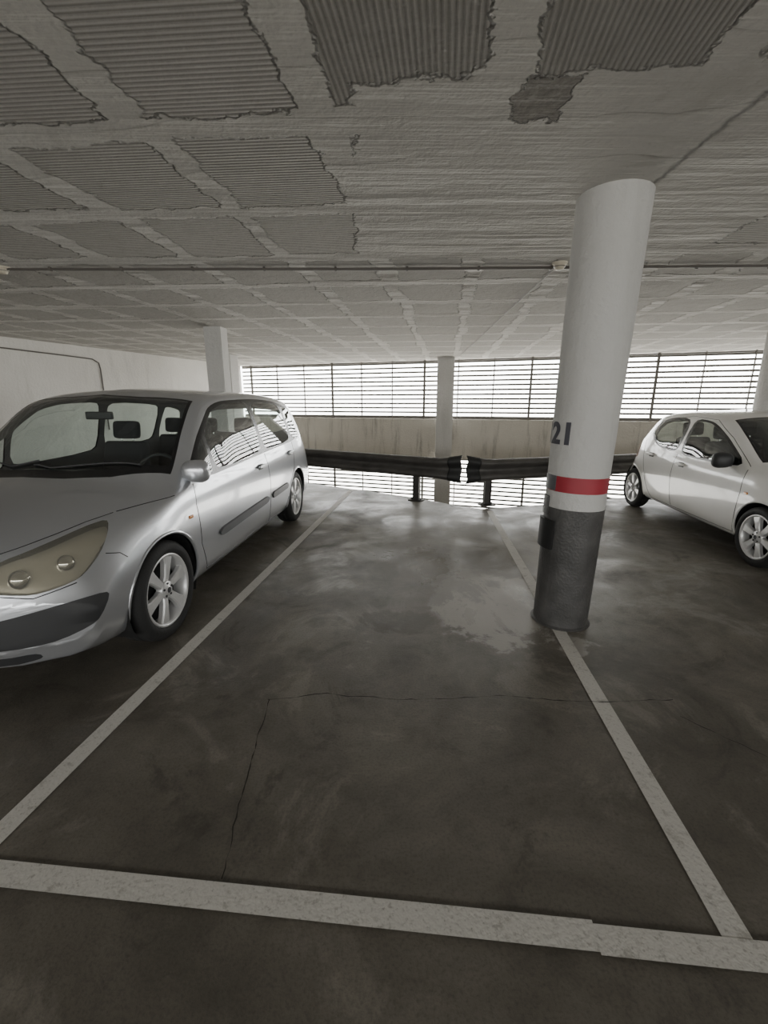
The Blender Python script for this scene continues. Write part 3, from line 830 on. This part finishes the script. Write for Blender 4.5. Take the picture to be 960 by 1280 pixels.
hatch = dict(L=3.68, HW=.84, paint=M['white'], mirmat=M['plastic'], fw=.95, rw=.8, cf=.38, cr=.20, mo=.08,
    zc=[(0, .58), (.03, .66), (.12, .76), (.3, .84), (.75, .93), (.88, .97), (1.3, 1.21), (1.62, 1.36), (1.85, 1.405), (2.3, 1.42), (3.0, 1.37), (3.25, 1.32), (3.38, 1.20), (3.52, .98), (3.62, .86), (3.68, .68)],
    ze=[(0, .54), (.05, .63), (.2, .75), (.6, .86), (.95, .915), (1.4, 1.14), (1.72, 1.30), (2.0, 1.35), (2.5, 1.36), (3.0, 1.32), (3.2, 1.25), (3.38, 1.12), (3.52, .93), (3.68, .62)],
    xe=[(0, .52), (.3, .60), (.9, .74), (1.4, .69), (1.75, .64), (2.5, .63), (3.1, .60), (3.4, .58), (3.68, .5)],
    zb=[(0, .50), (.1, .60), (.3, .70), (.9, .845), (1.8, .86), (2.6, .92), (3.1, 1.00), (3.4, .95), (3.55, .80), (3.68, .56)],
    xb=[(0, .66), (.3, .74), (.9, .80), (2.6, .80), (3.3, .75), (3.68, .64)],
    hw=[(0, .78), (.4, .82), (.8, .84), (3.2, .84), (3.68, .76)],
    zm=[(0, .42), (.3, .50), (1.0, .58), (3.0, .60), (3.68, .5)],
    z0=[(0, .30), (.06, .22), (.4, .18), (3.3, .2), (3.62, .27), (3.68, .36)],
    band=[[(1.06, .88), (1.9, .87), (2.22, .89), (2.21, 1.315), (1.86, 1.295), (1.50, 1.14)], [(2.26, .895), (2.74, .93), (3.06, 1.10), (2.98, 1.24), (2.74, 1.305), (2.25, 1.318)]],
    win=[[(1.14, .90), (1.9, .892), (2.18, .908), (2.17, 1.295), (1.88, 1.272), (1.54, 1.13)], [(2.31, .915), (2.72, .95), (3.01, 1.11), (2.94, 1.22), (2.72, 1.282), (2.30, 1.298)]],
    ra=.315, rz=.30, yf=.74, yr=3.24, rw_r=.285, ww=.17, rim=.205, wx=.745, ns=6, spoke=(.026, .034, .050), yw0=.6,
    diag=[([(.42, .58), (.62, .55), (.86, .62), (.95, .80), (.75, .78), (.5, .70)], 4), ([(.15, .26), (.6, .26), (.65, .36), (.2, .38)], 3)],
    dseams=[],
    rdiag=[([(.74, .72), (.92, .74), (.90, 1.0), (.78, 1.0)], 5)],
    ws_band=[(-.70, 1.0), (-.4, .88), (0, .85), (.4, .88), (.70, 1.0), (.58, 1.68), (0, 1.62), (-.58, 1.68)],
    ws=[(-.675, 1.05), (-.4, .94), (0, .91), (.4, .94), (.675, 1.05), (.565, 1.65), (0, 1.59), (-.565, 1.65)],
    rear=[(-.5, .92), (.5, .92), (.46, 1.26), (-.46, 1.26)],
    front=[([(-.4, .33), (.4, .33), (.42, .46), (-.42, .46)], 3)],
    seams=[[(1.04, .87), (1.02, .65), (1.08, .24)], [(2.24, .89), (2.26, .6), (2.22, .24)], [(1.08, .24), (2.22, .24), (2.72, .24), (2.86, .42), (2.98, .7), (3.10, 1.0)], [(2.24, 1.335), (2.9, 1.29), (3.12, 1.08)], [(1.04, .90), (1.45, 1.14), (1.82, 1.31), (2.24, 1.335)]],
    mould=[], handles=[(2.08, .78), (2.80, .82)], mirror=(1.30, .93), rep=(.94, .66), bulbs=[(.64, .66, .05)], plate=(-.03, .50),
    wipers=[[(.5, 1.0), (0, .92), (-.1, .95)], [(-.5, 1.0), (-.1, .94), (.05, .96)]],
    int=dict(dash=1.12, rear=3.1, dz=.80, bh=.56, s1=1.75, s2=2.45, rx=(-.33, .33), rwid=.46, mir=(1.5, 1.26)))
make_car('white_hatchback_car', hatch, (4.20, 3.10, 0), math.radians(-5))

# ------------------------------------------------------------------ light
w = D.worlds.new('daylight'); bpy.context.scene.world = w; w.use_nodes = True
nt = w.node_tree; bg = nt.nodes['Background']
tcn = nt.nodes.new('ShaderNodeTexCoord'); sx = nt.nodes.new('ShaderNodeSeparateXYZ'); rp = nt.nodes.new('ShaderNodeValToRGB')
mp = nt.nodes.new('ShaderNodeMapRange'); mp.inputs[1].default_value = -1; mp.inputs[2].default_value = 1
nt.links.new(tcn.outputs['Generated'], sx.inputs[0]); nt.links.new(sx.outputs[2], mp.inputs[0]); nt.links.new(mp.outputs[0], rp.inputs[0])
rp.color_ramp.elements[0].position = .40; rp.color_ramp.elements[0].color = (.75, .73, .675, 1)
rp.color_ramp.elements[1].position = .56; rp.color_ramp.elements[1].color = (.985, .99, .97, 1)
nt.links.new(rp.outputs[0], bg.inputs[0]); bg.inputs[1].default_value = 13.0
def portal(name, c, sx_, sy_, nrm):
    l = D.lights.new(name, 'AREA'); l.shape = 'RECTANGLE'; l.size = sx_; l.size_y = sy_
    l.cycles.is_portal = True
    o = D.objects.new(name, l); COL.objects.link(o); o.location = c
    o.rotation_euler = Vector(nrm).to_track_quat('-Z', 'Y').to_euler(); return o
mid = F0+E*(FL/2)-N*.25
portal('portal_upper', (mid.x, mid.y, 1.85), FL, 1.7, (N.x, N.y, 0))
portal('portal_lower', (mid.x, mid.y, -1.08), FL, 2.1, (N.x, N.y, 0))
mb = (R1+L1)/2
portal('portal_back', (mb.x, mb.y-.3, 1.95), (R1-L1).length, 1.1, (0, 1, 0))

# ------------------------------------------------------------------ camera
cam = D.cameras.new('camera'); co = D.objects.new('camera', cam); COL.objects.link(co)
cam.sensor_fit = 'VERTICAL'; cam.sensor_height = 36; cam.lens = 550/1280*36
co.location = (0, 0, 1.5); co.rotation_euler = (math.radians(90-14.0), 0, 0)
cam.clip_start = .05
bpy.context.scene.camera = co
